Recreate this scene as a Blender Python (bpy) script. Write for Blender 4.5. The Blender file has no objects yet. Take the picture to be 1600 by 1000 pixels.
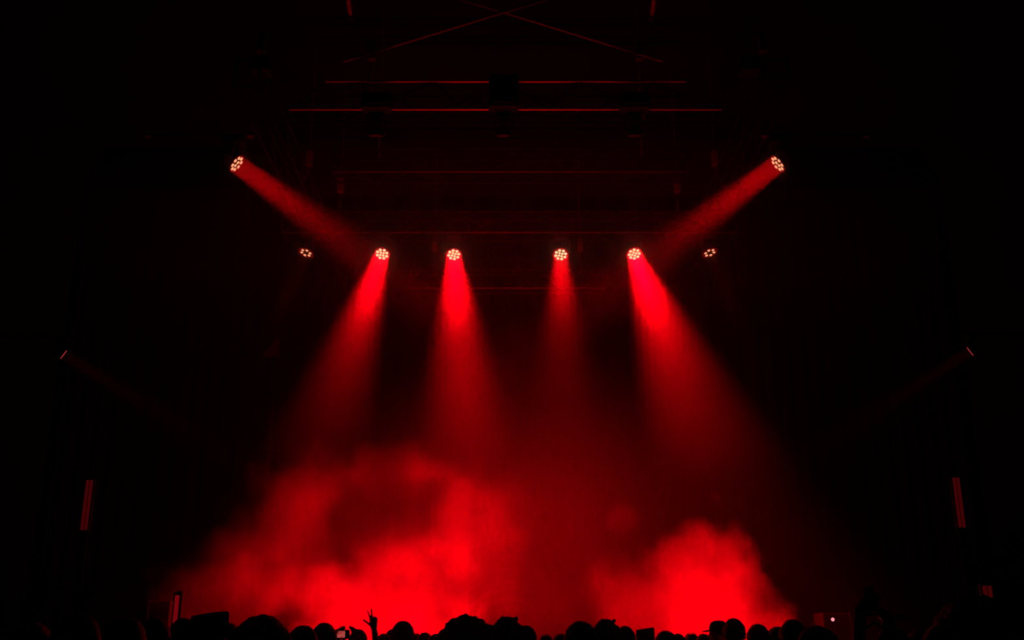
import bpy, bmesh, math, random
from mathutils import Vector, Matrix, noise

random.seed(7)
S = bpy.context.scene
COL = S.collection
PI = math.pi

# ------------------------------------------------------------------ camera
CAM = Vector((0.0, 0.0, 1.6))
PITCH = math.radians(17.7)
F = 1600.0
FW = Vector((0, math.cos(PITCH), math.sin(PITCH)))
UP = Vector((0, -math.sin(PITCH), math.cos(PITCH)))
RT = Vector((1, 0, 0))


def ray(px, py):
    return FW + RT * ((px - 800.0) / F) + UP * ((500.0 - py) / F)


def at(px, py, Y):
    d = ray(px, py)
    return CAM + d * (Y / d.y)


def at_z(px, py, z):
    d = ray(px, py)
    return CAM + d * ((z - CAM.z) / d.z)


cam_d = bpy.data.cameras.new('camera')
cam_d.sensor_width = 36.0
cam_d.lens = 36.0 * F / 1600.0
cam_d.clip_start = 0.05
cam_d.clip_end = 200
cam = bpy.data.objects.new('camera', cam_d)
COL.objects.link(cam)
cam.location = CAM
cam.rotation_euler = (PI / 2 + PITCH, 0, 0)
S.camera = cam

# ------------------------------------------------------------------ render look
S.view_settings.view_transform = 'Standard'
S.view_settings.look = 'None'
S.view_settings.gamma = 1.0
S.view_settings.use_curve_mapping = False
S.view_settings.exposure = 0.0
S.cycles.use_denoising = True
S.cycles.volume_bounces = 1
S.cycles.max_bounces = 4
S.cycles.diffuse_bounces = 2
S.cycles.glossy_bounces = 2
S.cycles.use_light_tree = True
S.cycles.use_adaptive_sampling = True
S.cycles.adaptive_threshold = 0.012
S.cycles.adaptive_min_samples = 24
S.cycles.sample_clamp_indirect = 4.0
w = bpy.data.worlds.new('dark_world')
S.world = w
w.use_nodes = True
w.node_tree.nodes['Background'].inputs[0].default_value = (0, 0, 0, 1)
w.node_tree.nodes['Background'].inputs[1].default_value = 0.0


# ------------------------------------------------------------------ materials
def mat(name, color, rough=0.6, metal=0.0, spec=0.4, noise_amt=0.25, scale=12.0, bump=0.0):
    m = bpy.data.materials.new(name)
    m.use_nodes = True
    nt = m.node_tree
    b = nt.nodes['Principled BSDF']
    b.inputs['Roughness'].default_value = rough
    b.inputs['Metallic'].default_value = metal
    b.inputs['Specular IOR Level'].default_value = spec
    tc = nt.nodes.new('ShaderNodeTexCoord')
    n = nt.nodes.new('ShaderNodeTexNoise')
    n.inputs['Scale'].default_value = scale
    n.inputs['Detail'].default_value = 3
    nt.links.new(tc.outputs['Object'], n.inputs['Vector'])
    mx = nt.nodes.new('ShaderNodeMix')
    mx.data_type = 'RGBA'
    mx.inputs['A'].default_value = (*[c * (1 - noise_amt) for c in color], 1)
    mx.inputs['B'].default_value = (*[min(1, c * (1 + noise_amt)) for c in color], 1)
    nt.links.new(n.outputs['Fac'], mx.inputs['Factor'])
    nt.links.new(mx.outputs['Result'], b.inputs['Base Color'])
    if bump:
        bp = nt.nodes.new('ShaderNodeBump')
        bp.inputs['Strength'].default_value = bump
        bp.inputs['Distance'].default_value = 0.01
        nt.links.new(n.outputs['Fac'], bp.inputs['Height'])
        nt.links.new(bp.outputs['Normal'], b.inputs['Normal'])
    return m


def emit(name, color, strength, sampled=False):
    m = bpy.data.materials.new(name)
    m.use_nodes = True
    nt = m.node_tree
    nt.nodes.clear()
    o = nt.nodes.new('ShaderNodeOutputMaterial')
    e = nt.nodes.new('ShaderNodeEmission')
    e.inputs[0].default_value = (*color, 1)
    e.inputs[1].default_value = strength
    nt.links.new(e.outputs[0], o.inputs[0])
    m.cycles.emission_sampling = 'AUTO' if sampled else 'NONE'
    return m


M = {
    'floor': mat('hall_floor', (0.02, 0.018, 0.018), 0.6, bump=0.1),
    'wall': mat('black_wall_paint', (0.004, 0.004, 0.004), 0.95, spec=0.05),
    'drape': mat('black_velvet', (0.003, 0.003, 0.003), 1.0, spec=0.05),
    'deck': mat('stage_deck_black', (0.02, 0.02, 0.02), 0.7, bump=0.1),
    'alu': mat('truss_aluminium', (0.8, 0.8, 0.81), 0.45, metal=0.25, noise_amt=0.1),
    'truss_black': mat('unlit_truss_black', (0.006, 0.006, 0.006), 0.85, spec=0.08),  # shade is put into this black, for parts that catch no light
    'brace': mat('grey_brace', (0.22, 0.22, 0.22), 0.6, metal=0.0),
    'pipe': mat('painted_pipe', (0.05, 0.05, 0.05), 0.55, spec=0.2),
    'fixture': mat('fixture_plastic', (0.012, 0.012, 0.013), 0.6, spec=0.2, scale=40),
    'plate': mat('fixture_lens_plate', (0.06, 0.05, 0.05), 0.35, spec=0.5, scale=40),
    'rack': mat('road_case_laminate', (0.006, 0.006, 0.007), 0.8, spec=0.1, scale=60),
    'skin': mat('skin', (0.42, 0.24, 0.17), 0.5, spec=0.4, scale=30),
    'hair_dark': mat('dark_hair', (0.018, 0.012, 0.009), 0.5, spec=0.5, scale=90, bump=0.4),
    'hair_brown': mat('brown_hair', (0.05, 0.028, 0.016), 0.5, spec=0.5, scale=90, bump=0.4),
    'cloth_black': mat('black_cotton', (0.015, 0.015, 0.016), 0.95, spec=0.1, scale=80, bump=0.2),
    'cloth_grey': mat('grey_cotton', (0.06, 0.06, 0.065), 0.95, spec=0.1, scale=80, bump=0.2),
    'denim': mat('dark_denim', (0.02, 0.025, 0.04), 0.95, spec=0.1, scale=80, bump=0.2),
    'shoe': mat('shoe_leather', (0.02, 0.02, 0.02), 0.5, scale=40),
    'hat': mat('felt_hat', (0.015, 0.014, 0.014), 1.0, spec=0.05, scale=80),
    'phone': mat('phone_shell', (0.03, 0.03, 0.035), 0.25, spec=0.6, noise_amt=0.05),
    'phone_dark': mat('dark_phone_screen', (0.01, 0.01, 0.012), 0.1, spec=0.6, noise_amt=0.05),
    'phone_edge': mat('phone_metal_edge', (0.5, 0.48, 0.48), 0.3, metal=0.7, noise_amt=0.05),
    'led': emit('led_hot', (1.0, 0.76, 0.38), 1.2),
    'led_side': emit('led_warm', (1.0, 0.36, 0.17), 1.15),
    'led_edge': emit('led_dim', (0.55, 0.03, 0.035), 0.6),
    'added_glow': emit('added_red_glow', (0.42, 0.0, 0.002), 1.0),  # added glow: halo round lit lenses, also on the fill bar lenses
    'added_glow_dim': emit('added_red_glow_dim', (0.16, 0.0, 0.001), 1.0),
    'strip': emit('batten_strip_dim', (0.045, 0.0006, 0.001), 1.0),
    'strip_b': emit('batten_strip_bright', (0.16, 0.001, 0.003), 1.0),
    'pilot': emit('pilot_lamp', (0.8, 0.22, 0.25), 1.4),
}


def screen_material():
    m = bpy.data.materials.new('lit_phone_screen')
    m.use_nodes = True
    nt = m.node_tree
    nt.nodes.clear()
    o = nt.nodes.new('ShaderNodeOutputMaterial')
    e = nt.nodes.new('ShaderNodeEmission')
    tc = nt.nodes.new('ShaderNodeTexCoord')
    n = nt.nodes.new('ShaderNodeTexNoise')
    n.inputs['Scale'].default_value = 35
    r = nt.nodes.new('ShaderNodeValToRGB')
    r.color_ramp.elements[0].color = (0.32, 0.012, 0.015, 1)
    r.color_ramp.elements[0].position = 0.35
    r.color_ramp.elements[1].color = (0.5, 0.085, 0.07, 1)
    r.color_ramp.elements[1].position = 0.65
    nt.links.new(tc.outputs['Object'], n.inputs['Vector'])
    nt.links.new(n.outputs['Fac'], r.inputs['Fac'])
    nt.links.new(r.outputs['Color'], e.inputs[0])
    e.inputs[1].default_value = 0.9
    nt.links.new(e.outputs[0], o.inputs[0])
    m.cycles.emission_sampling = 'NONE'
    return m


M['screen'] = screen_material()


# ------------------------------------------------------------------ mesh helpers
def link(name, me, m=None, parent=None):
    o = bpy.data.objects.new(name, me)
    COL.objects.link(o)
    if m is not None and me is not None and not me.materials:
        me.materials.append(m)
    if parent is not None:
        o.parent = parent
    return o


def from_bm(name, bm, m, parent=None, smooth=False):
    bmesh.ops.recalc_face_normals(bm, faces=bm.faces)
    me = bpy.data.meshes.new(name)
    bm.to_mesh(me)
    bm.free()
    if smooth:
        for p in me.polygons:
            p.use_smooth = True
    return link(name, me, m, parent)


def empty(name, loc=(0, 0, 0), rot=None):
    o = bpy.data.objects.new(name, None)
    COL.objects.link(o)
    o.location = loc
    if rot is not None:
        o.rotation_mode = 'QUATERNION'
        o.rotation_quaternion = rot
    o.empty_display_size = 0.1
    return o


def tag(o, label=None, cat=None, group=None, kind=None):
    if label:
        o['label'] = label
    if cat:
        o['category'] = cat
    if group:
        o['group'] = group
    if kind:
        o['kind'] = kind
    return o


def add_box(bm, c, s, rot=None, bevel=0.0):
    r = bmesh.ops.create_cube(bm, size=1.0)
    vs = r['verts']
    for v in vs:
        v.co = Vector((v.co.x * s[0], v.co.y * s[1], v.co.z * s[2]))
    if bevel:
        es = list({e for v in vs for e in v.link_edges})
        g = bmesh.ops.bevel(bm, geom=es, offset=bevel, segments=2, affect='EDGES', profile=0.5)
        vs = list({v for f in g['faces'] for v in f.verts} | {v for v in vs if v.is_valid})
    for v in vs:
        p = v.co
        if rot is not None:
            p = rot @ p
        v.co = p + Vector(c)
    return vs


def add_tube(bm, a, b, r0, r1=None, seg=10, caps=True):
    a = Vector(a)
    b = Vector(b)
    r1 = r0 if r1 is None else r1
    d = (b - a)
    q = d.to_track_quat('Z', 'Y')
    ra, rb = [], []
    for i in range(seg):
        t = 2 * PI * i / seg
        c = Vector((math.cos(t), math.sin(t), 0))
        ra.append(bm.verts.new(a + q @ (c * r0)))
        rb.append(bm.verts.new(b + q @ (c * r1)))
    for i in range(seg):
        j = (i + 1) % seg
        bm.faces.new((ra[i], ra[j], rb[j], rb[i]))
    if caps:
        bm.faces.new(list(reversed(ra)))
        bm.faces.new(rb)


def add_ball(bm, c, r, u=16, v=10):
    rr = r if isinstance(r, (tuple, list, Vector)) else (r, r, r)
    g = bmesh.ops.create_uvsphere(bm, u_segments=u, v_segments=v, radius=1.0)
    for vt in g['verts']:
        vt.co = Vector((vt.co.x * rr[0] + c[0], vt.co.y * rr[1] + c[1], vt.co.z * rr[2] + c[2]))
    return g['verts']


def add_lathe(bm, prof, seg=24):
    """prof: list of (radius, z) around local Z."""
    rings = []
    for r, z in prof:
        if r < 1e-5:
            rings.append([bm.verts.new((0, 0, z))])
        else:
            rings.append([bm.verts.new((r * math.cos(2 * PI * i / seg), r * math.sin(2 * PI * i / seg), z)) for i in range(seg)])
    for a, b in zip(rings[:-1], rings[1:]):
        for i in range(seg):
            j = (i + 1) % seg
            if len(a) == 1 and len(b) == 1:
                continue
            if len(a) == 1:
                bm.faces.new((a[0], b[i], b[j]))
            elif len(b) == 1:
                bm.faces.new((a[i], a[j], b[0]))
            else:
                bm.faces.new((a[i], a[j], b[j], b[i]))


def box_obj(name, lo, hi, m, kind=None):
    bm = bmesh.new()
    c = [(a + b) / 2 for a, b in zip(lo, hi)]
    add_box(bm, c, [b - a for a, b in zip(lo, hi)])
    o = from_bm(name, bm, m)
    if kind:
        o['kind'] = kind
    return o


def copy_tree(o, parent=None):
    c = o.copy()
    COL.objects.link(c)
    if parent is not None:
        c.parent = parent
    for ch in list(o.children):
        copy_tree(ch, c)
    return c


# ------------------------------------------------------------------ setting
HX0, HX1, HY0, HY1, HZ = -11.0, 11.0, -6.0, 27.0, 14.5
box_obj('floor', (HX0, HY0, -0.2), (HX1, HY1, 0.0), M['floor'], 'structure')
box_obj('ceiling', (HX0, HY0, HZ), (HX1, HY1, HZ + 0.2), M['wall'], 'structure')
box_obj('wall_back', (HX0, HY1, 0), (HX1, HY1 + 0.2, HZ), M['wall'], 'structure')
box_obj('wall_front', (HX0, HY0 - 0.2, 0), (HX1, HY0, HZ), M['wall'], 'structure')
box_obj('wall_left', (HX0 - 0.2, HY0, 0), (HX0, HY1, HZ), M['wall'], 'structure')
box_obj('wall_right', (HX1, HY0, 0), (HX1 + 0.2, HY1, HZ), M['wall'], 'structure')

DECK_Z = 1.2
STAGE_Y0 = 14.6
bm = bmesh.new()
add_box(bm, (0, (STAGE_Y0 + 26.9) / 2, DECK_Z - 0.05), (15.0, 26.9 - STAGE_Y0, 0.1), bevel=0.01)
add_box(bm, (0, STAGE_Y0 + 0.06, (DECK_Z - 0.1) / 2), (15.0, 0.04, DECK_Z - 0.1))
add_box(bm, (-7.45, (STAGE_Y0 + 26.9) / 2, (DECK_Z - 0.1) / 2), (0.04, 26.9 - STAGE_Y0 - 0.2, DECK_Z - 0.1))
add_box(bm, (7.45, (STAGE_Y0 + 26.9) / 2, (DECK_Z - 0.1) / 2), (0.04, 26.9 - STAGE_Y0 - 0.2, DECK_Z - 0.1))
tag(from_bm('stage_floor', bm, M['deck']), kind='structure')


def drape(name, x0, x1, y, z0, z1, label, waves=14, amp=0.07, along='x'):
    bm = bmesh.new()
    n = waves * 10
    rows = []
    for k in range(7):
        t = k / 6
        z = z0 + (z1 - z0) * t
        row = []
        for i in range(n + 1):
            s = i / n
            off = amp * math.sin(2 * PI * waves * s + 0.5 * math.sin(9 * s)) * (1.0 - 0.35 * t)
            row.append(bm.verts.new((x0 + (x1 - x0) * s, y + off, z)))
        rows.append(row)
    for a, b in zip(rows[:-1], rows[1:]):
        for i in range(n):
            bm.faces.new((a[i], a[i + 1], b[i + 1], b[i]))
    bmesh.ops.solidify(bm, geom=bm.faces, thickness=0.012)
    o = from_bm(name, bm, M['drape'], smooth=True)
    tag(o, label, 'curtain')
    return o


drape('backdrop_curtain', -7.2, 7.2, 26.3, DECK_Z, 13.2, 'wide black pleated backdrop curtain hanging across the rear of the stage', 40)
drape('side_curtain', -10.6, -5.6, 23.6, DECK_Z + 0.01, 12.6, 'black pleated curtain masking the left wing of the stage', 14)
drape('side_curtain', 5.6, 10.6, 23.6, DECK_Z + 0.01, 12.6, 'black pleated curtain masking the right wing of the stage', 14)


# ------------------------------------------------------------------ trusses
def truss(name, a, b, sec, label, bays, cat='truss', chord_m='truss_black', cr=0.022, hz=0.5, top_in=0.0):
    """square box truss between a and b (lower front chord line centre), sec wide."""
    a = Vector(a)
    b = Vector(b)
    L = (b - a).length
    d = (b - a).normalized()
    side = Vector((0, 0, 1)).cross(d).normalized()
    root = empty(name, a)
    tag(root, label, cat, 'lighting trusses over the stage')
    q = Vector((0, 0, 1))

    def P(t, s, h):
        if h:
            t = (top_in + t * (L - 2 * top_in)) / L
        return d * (t * L) + side * (s * sec / 2) + q * (h * hz)
    for s in (-1, 1):
        for h in (0, 1):
            bm = bmesh.new()
            add_tube(bm, P(0, s, h), P(1, s, h), cr, seg=12)
            from_bm('chord', bm, M[chord_m if s < 0 and (h == 0 or top_in) else 'truss_black'], root, True)  # light on the near chord and shade on the rest are coloured in
    faces = [((-1, 0), (-1, 1)), ((1, 0), (1, 1)), ((-1, 0), (1, 0)), ((-1, 1), (1, 1))]
    for fi, (p0, p1) in enumerate(faces):
        for i in range(bays):
            t0, t1 = i / bays, (i + 1) / bays
            u, v = (p0, p1) if (i + fi) % 2 == 0 else (p1, p0)
            bm = bmesh.new()
            add_tube(bm, P(t0, *u), P(t1, *v), 0.012, seg=6)
            from_bm('brace', bm, M['truss_black'], root, True)
    for t in (0, 1):
        bm = bmesh.new()
        c = [P(t, -1, 0), P(t, 1, 0), P(t, 1, 1), P(t, -1, 1)]
        for i in range(4):
            add_tube(bm, c[i], c[(i + 1) % 4], 0.016, seg=8)
        from_bm('end_frame', bm, M['truss_black'], root, True)
    # hoist slings up to the ceiling
    for t in (0.12, 0.88):
        bm = bmesh.new()
        p = P(t, 0, 1)
        add_tube(bm, P(t, -1, 1), p + Vector((0, 0, 0.45)), 0.01, seg=6)
        add_tube(bm, P(t, 1, 1), p + Vector((0, 0, 0.45)), 0.01, seg=6)
        add_tube(bm, p + Vector((0, 0, 0.4)), p + Vector((0, 0, HZ - a.z - hz)), 0.008, seg=6)
        add_box(bm, p + Vector((0, 0, 0.75)), (0.14, 0.14, 0.35), bevel=0.02)
        from_bm('hoist_chain', bm, M['pipe'], root)
    return root


ZB = 10.32


def line(px0, px1, py):
    return at_z(px0, py, ZB), at_z(px1, py, ZB)


fa, fb = line(452, 1128, 171)
YF = fa.y
FH = at(800, 127.5, YF).z - ZB
FTOP = (at(508, 127.5, YF).x - fa.x)
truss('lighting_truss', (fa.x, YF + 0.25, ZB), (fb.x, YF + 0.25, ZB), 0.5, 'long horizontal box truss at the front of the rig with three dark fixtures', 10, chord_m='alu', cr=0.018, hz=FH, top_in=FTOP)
ma, mb = line(520, 1075, 268)
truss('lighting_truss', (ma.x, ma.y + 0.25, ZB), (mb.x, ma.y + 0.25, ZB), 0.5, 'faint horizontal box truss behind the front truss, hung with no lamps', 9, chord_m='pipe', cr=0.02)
ba, bb = line(440, 1150, 363)
YB = ba.y + 0.25
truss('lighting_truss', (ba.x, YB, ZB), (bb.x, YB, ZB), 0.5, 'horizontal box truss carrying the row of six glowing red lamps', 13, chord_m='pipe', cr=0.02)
ra, rb = line(640, 945, 450)
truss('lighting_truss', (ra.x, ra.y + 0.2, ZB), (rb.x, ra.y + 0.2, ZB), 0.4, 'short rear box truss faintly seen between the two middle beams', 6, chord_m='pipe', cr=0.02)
xl = at_z(441, 122, ZB).x
for sx, nm in ((-1, 'left'), (1, 'right')):
    x = sx * (abs(fa.x) + 0.55)
    truss('lighting_truss', (x, YF - 0.75, ZB), (x, YB - 0.65, ZB), 0.4, '%s side box truss running front to back from the front truss corner' % nm, 9)


def pipe(name, a, b, r, label, cat, m='alu', group=None):
    a = Vector(a)
    b = Vector(b)
    root = empty(name, a)
    tag(root, label, cat, group)
    bm = bmesh.new()
    add_tube(bm, (0, 0, 0), b - a, r, seg=10)
    from_bm('tube', bm, M[m], root, True)
    d = (b - a).normalized()
    for t in (0.04, 0.96):
        bm = bmesh.new()
        p = (b - a) * t
        add_tube(bm, p - d * 0.05, p + d * 0.05, r * 1.6, seg=10)
        add_tube(bm, p, p + Vector((0, 0, HZ - (a.z + p.z))), 0.006, seg=5)
        from_bm('clamp', bm, M['pipe'], root)
    return root


ZX = 11.4
pipe('roof_brace', at_z(538, 96, ZX), at_z(1000, -46, ZX), 0.022, 'thin diagonal roof brace rising from lower left to upper right', 'brace', m='brace', group='crossed roof braces')
pipe('roof_brace', at_z(1036, 96, ZX + 0.06), at_z(576, -46, ZX + 0.06), 0.022, 'thin diagonal roof brace rising from lower right to upper left', 'brace', m='brace', group='crossed roof braces')
pipe('roof_pipe', at_z(548, 28, ZB + 0.3), at_z(540, -30, ZB + 0.3), 0.035, 'short end of a roof pipe at the top edge, left of centre', 'pipe')
pipe('roof_pipe', at_z(1018, 28, ZB + 0.3), at_z(1026, -30, ZB + 0.3), 0.035, 'short end of a roof pipe at the top edge, right of centre', 'pipe')
LZ = at(370, 256, 17.9).z


# ------------------------------------------------------------------ moving heads
def led_positions(kind):
    if kind == 'full':
        return [(0.112 * math.cos(2 * PI * k / 8 + 0.2), 0.112 * math.sin(2 * PI * k / 8 + 0.2), 0.034) for k in range(8)] + \
               [(0.045 * math.cos(2 * PI * k / 4 + 0.5), 0.045 * math.sin(2 * PI * k / 4 + 0.5), 0.027) for k in range(4)]
    if kind == 'side':
        return [(0.118 * math.cos(2 * PI * k / 8), 0.118 * math.sin(2 * PI * k / 8), 0.032) for k in range(8)] + [(0.0, 0.03, 0.03), (0.0, -0.04, 0.028)]
    return [(0.10 * math.cos(2 * PI * k / 6 + PI / 6), 0.10 * math.sin(2 * PI * k / 6 + PI / 6), 0.033) for k in range(6)]


def wash_light(pos, axis, roll_up, kind, ledmat, label, group, scale=1.0, lit=True, mount_up=0.36):
    """moving head: root at the yoke pivot; head's optical axis = local +Z of the head."""
    root = empty('moving_head_light', pos)
    root.scale = (scale,) * 3
    tag(root, label, 'stage light', group)
    # base box and clamp above
    bm = bmesh.new()
    add_box(bm, (0, 0, mount_up), (0.34, 0.22, 0.12), bevel=0.02)
    add_box(bm, (0, -0.112, mount_up), (0.16, 0.01, 0.06), bevel=0.003)
    from_bm('base', bm, M['fixture'], root)
    bm = bmesh.new()
    for sx in (-0.09, 0.09):
        add_box(bm, (sx, 0, mount_up + 0.085), (0.03, 0.05, 0.06))
        add_tube(bm, (sx - 0.02, 0, mount_up + 0.13), (sx + 0.02, 0, mount_up + 0.13), 0.034, seg=12)
    from_bm('clamp', bm, M['pipe'], root)
    ax = Vector(axis).normalized()
    pan = math.atan2(ax.x, -ax.y)       # yoke pan about Z: yoke faces -Y at 0
    yq = Matrix.Rotation(pan, 3, 'Z')
    bm = bmesh.new()
    for sx in (-1, 1):
        add_box(bm, (sx * 0.195, 0, 0.13), (0.035, 0.10, 0.34), bevel=0.012)
    add_box(bm, (0, 0, 0.285), (0.42, 0.12, 0.045), bevel=0.012)
    for v in bm.verts:
        v.co = yq @ v.co
    from_bm('yoke', bm, M['fixture'], root)
    q = ax.to_track_quat('Z', 'Y')
    # roll so that the local X is horizontal
    xh = Vector((0, 0, 1)).cross(ax)
    xh = xh.normalized() if xh.length > 1e-3 else Vector((1, 0, 0))
    yh = ax.cross(xh).normalized()
    R = Matrix((xh, yh, ax)).transposed()
    head = bmesh.new()
    add_lathe(head, [(0.0, -0.16), (0.08, -0.155), (0.125, -0.12), (0.15, -0.03), (0.175, 0.06), (0.182, 0.095), (0.178, 0.095), (0.176, 0.082), (0.0, 0.082)], 32)
    for k in range(10):
        t = 2 * PI * k / 10
        add_box(head, (0.135 * math.cos(t), 0.135 * math.sin(t), -0.075), (0.03, 0.014, 0.07), rot=Matrix.Rotation(t, 3, 'Z'))
    add_tube(head, (-0.185, 0, 0), (0.185, 0, 0), 0.03, seg=12)
    ho = from_bm('head', head, M['fixture'], root)
    ho.rotation_mode = 'QUATERNION'
    ho.rotation_quaternion = R.to_quaternion()
    pl = bmesh.new()
    add_lathe(pl, [(0.0, 0.0835), (0.150, 0.0835), (0.150, 0.089), (0.0, 0.089)], 32)
    from_bm('lens_plate', pl, M['plate'], ho)
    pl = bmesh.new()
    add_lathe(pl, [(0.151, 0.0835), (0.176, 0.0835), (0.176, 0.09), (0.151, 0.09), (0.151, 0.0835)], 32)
    from_bm('added_halo_ring', pl, M[{'led': 'added_glow', 'led_side': 'added_glow_dim'}.get(ledmat, 'plate')] if lit else M['plate'], ho)  # on lit heads this added glowing ring stands in for the bloom halo
    for (x, y, r) in led_positions(kind):
        lb = bmesh.new()
        add_lathe(lb, [(0.0, 0.0), (r, 0.0), (r * 0.98, 0.006), (r * 0.75, 0.013), (r * 0.4, 0.018), (0.0, 0.02)], 14)
        for v in lb.verts:
            v.co += Vector((x, y, 0.089))
        from_bm('led_lens', lb, M[ledmat] if lit else M['plate'], ho, True)
    return root, R


def aim(pos, dpx, ang):
    """optical axis 'ang' degrees off the line lamp->camera, leaning towards image direction dpx."""
    v = (CAM - Vector(pos)).normalized()
    t = RT * dpx[0] - UP * dpx[1]
    t = (t - v * t.dot(v)).normalized()
    a = math.radians(ang)
    return (v * math.cos(a) + t * math.sin(a)).normalized()


RED = (1.0, 0.0, 0.0035)


def beam(pos, axis, watts, full_deg, blend=0.7, rad=0.13, off=0.25):
    d = bpy.data.lights.new('lamp_beam', 'SPOT')
    d.color = RED
    d.energy = watts
    d.spot_size = math.radians(full_deg)
    d.spot_blend = blend
    d.shadow_soft_size = rad
    o = bpy.data.objects.new('lamp_beam', d)
    COL.objects.link(o)
    o.location = Vector(pos) + axis * off
    o.rotation_mode = 'QUATERNION'
    o.rotation_quaternion = axis.to_track_quat('-Z', 'Y')
    return o


def lens_beam(pos, axis, watts, spread_deg, size=0.34, off=0.13):
    """light leaving the whole lens face as a narrow beam."""
    d = bpy.data.lights.new('lamp_beam', 'AREA')
    d.shape = 'DISK'
    d.size = size
    d.spread = math.radians(spread_deg)
    d.color = RED
    d.energy = watts
    o = bpy.data.objects.new('lamp_beam', d)
    COL.objects.link(o)
    o.location = Vector(pos) + axis * off
    o.rotation_mode = 'QUATERNION'
    o.rotation_quaternion = axis.to_track_quat('-Z', 'Y')
    return o


ROW = 'red lamps in a row on the back truss'
LAMPS = [
    # px, py, Y, image direction, angle, kind, led, watts, spread, label, group
    (597, 397, YB, (-64, 203), 33, 'full', 'led', 130, 18, 'round glowing red lamp, second from left in the truss row, beam leaning left', ROW),
    (709, 398, YB, (13, 203), 33, 'full', 'led', 200, 20, 'round glowing red lamp, third from left in the truss row, beam almost straight down', ROW),
    (876, 398, YB, (5, 203), 31, 'full', 'led', 27, 18, 'round glowing red lamp, fourth from left in the truss row, with the faintest beam', ROW),
    (991, 397, YB, (75, 203), 33, 'full', 'led', 330, 21, 'round glowing red lamp, fifth from left in the truss row, long beam leaning right', ROW),
    (478, 395, YB, (-39, 92), 57, 'six', 'led_side', 0.8, 14, 'small tilted red lamp without a beam at the left end of the truss row', ROW),
    (1109, 395, YB, (39, 92), 57, 'six', 'led_side', 0.8, 14, 'small tilted red lamp without a beam at the right end of the truss row', ROW),
    (370, 256, 16.2, (140, 103), 64, 'side', 'led_side', 70, 15, 'tilted oval red lamp high on the left, beam slanting down to the right', 'red lamps hung high at the sides'),
    (1215, 256, 16.2, (-140, 108), 64, 'side', 'led_side', 90, 15, 'tilted oval red lamp high on the right, beam slanting down to the left', 'red lamps hung high at the sides'),
    (99, 554, 15.5, (140, 85), 86, 'side', 'led_edge', 12, 16, 'far left red lamp on the side wall seen almost edge on', 'edge-on red lamps at the hall sides'),
    (1516, 549, 15.5, (-140, 90), 86, 'side', 'led_edge', 12, 16, 'far right red lamp on the side wall seen almost edge on', 'edge-on red lamps at the hall sides'),
]
for (px, py, Y, dpx, ang, kind, led, watts, cone, label, grp) in LAMPS:
    p = at(px, py, Y)
    ax = aim(p, dpx, ang)
    k = 0.55 if led == 'led_edge' else 1.0
    c = p - ax * 0.09 * k        # lens face lands on the pixel
    wash_light(c, ax, None, kind, led, label, grp, scale=k)
    lens_beam(c, ax, watts, cone, 0.34 * k, 0.13 * k)
    # what the lamp hangs from
    if Y != YB:
        side = -1 if px < 800 else 1
        if abs(px - 800) < 500:
            pipe('hanging_bar', (c.x + side * 1.6, c.y, c.z + 0.49), (c.x - side * 0.35, c.y, c.z + 0.49), 0.03,
                 'horizontal bar holding the high %s side lamp' % ('left' if side < 0 else 'right'), 'pipe', 'truss_black')
        else:
            wx = HX0 if side < 0 else HX1
            pipe('wall_bracket', (wx, c.y, c.z + 0.49 * k), (c.x - side * 0.15, c.y, c.z + 0.49 * k), 0.03,
                 '%s wall bracket holding the edge-on red lamp' % ('left' if side < 0 else 'right'), 'bracket', 'truss_black')

# three unlit heads on the front truss
for px, py, nm in ((590, 172, 'left'), (787, 176, 'middle'), (990, 170, 'right')):
    p = at(px, py, YF - 0.02)
    wash_light((p.x, YF - 0.05, ZB - 0.45), Vector((0, 0.35, -1)), None, 'full', 'led', 'unlit black moving head, %s of the three hanging under the front truss' % nm,
               'unlit heads under the front truss', scale=0.75, lit=False)
    bm = bmesh.new()
    bh = 0.64 if nm == 'middle' else 0.30
    add_box(bm, (0, 0, 0), (0.5, 0.24, bh), bevel=0.03)
    add_box(bm, (0, -0.125, 0), (0.36, 0.02, bh - 0.14), bevel=0.01)
    o = from_bm('dimmer_box', bm, M['fixture'])
    o.location = (p.x, YF - 0.16, ZB + (0.22 if nm == 'middle' else 0.03))
    tag(o, 'black box hung on the front truss above the %s unlit head' % nm, 'electrical box', 'black boxes on the front truss')

for px, py, nm in ((408, 105, 'left'), (1171, 104, 'right')):
    bm = bmesh.new()
    add_box(bm, (0, 0, 0), (0.34, 0.3, 0.26), bevel=0.03)
    add_tube(bm, (0, 0, 0.12), (0, 0, 4.0), 0.012, seg=6)
    o = from_bm('hanging_loudspeaker', bm, M['fixture'])
    o.location = at(px, py, YF - 0.4)
    for v in o.data.vertices:
        if v.co.z > 2:
            v.co.z = HZ - o.location.z
    tag(o, 'small dark loudspeaker hung beyond the %s end of the front truss' % nm, 'loudspeaker', 'hung loudspeakers')


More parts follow.
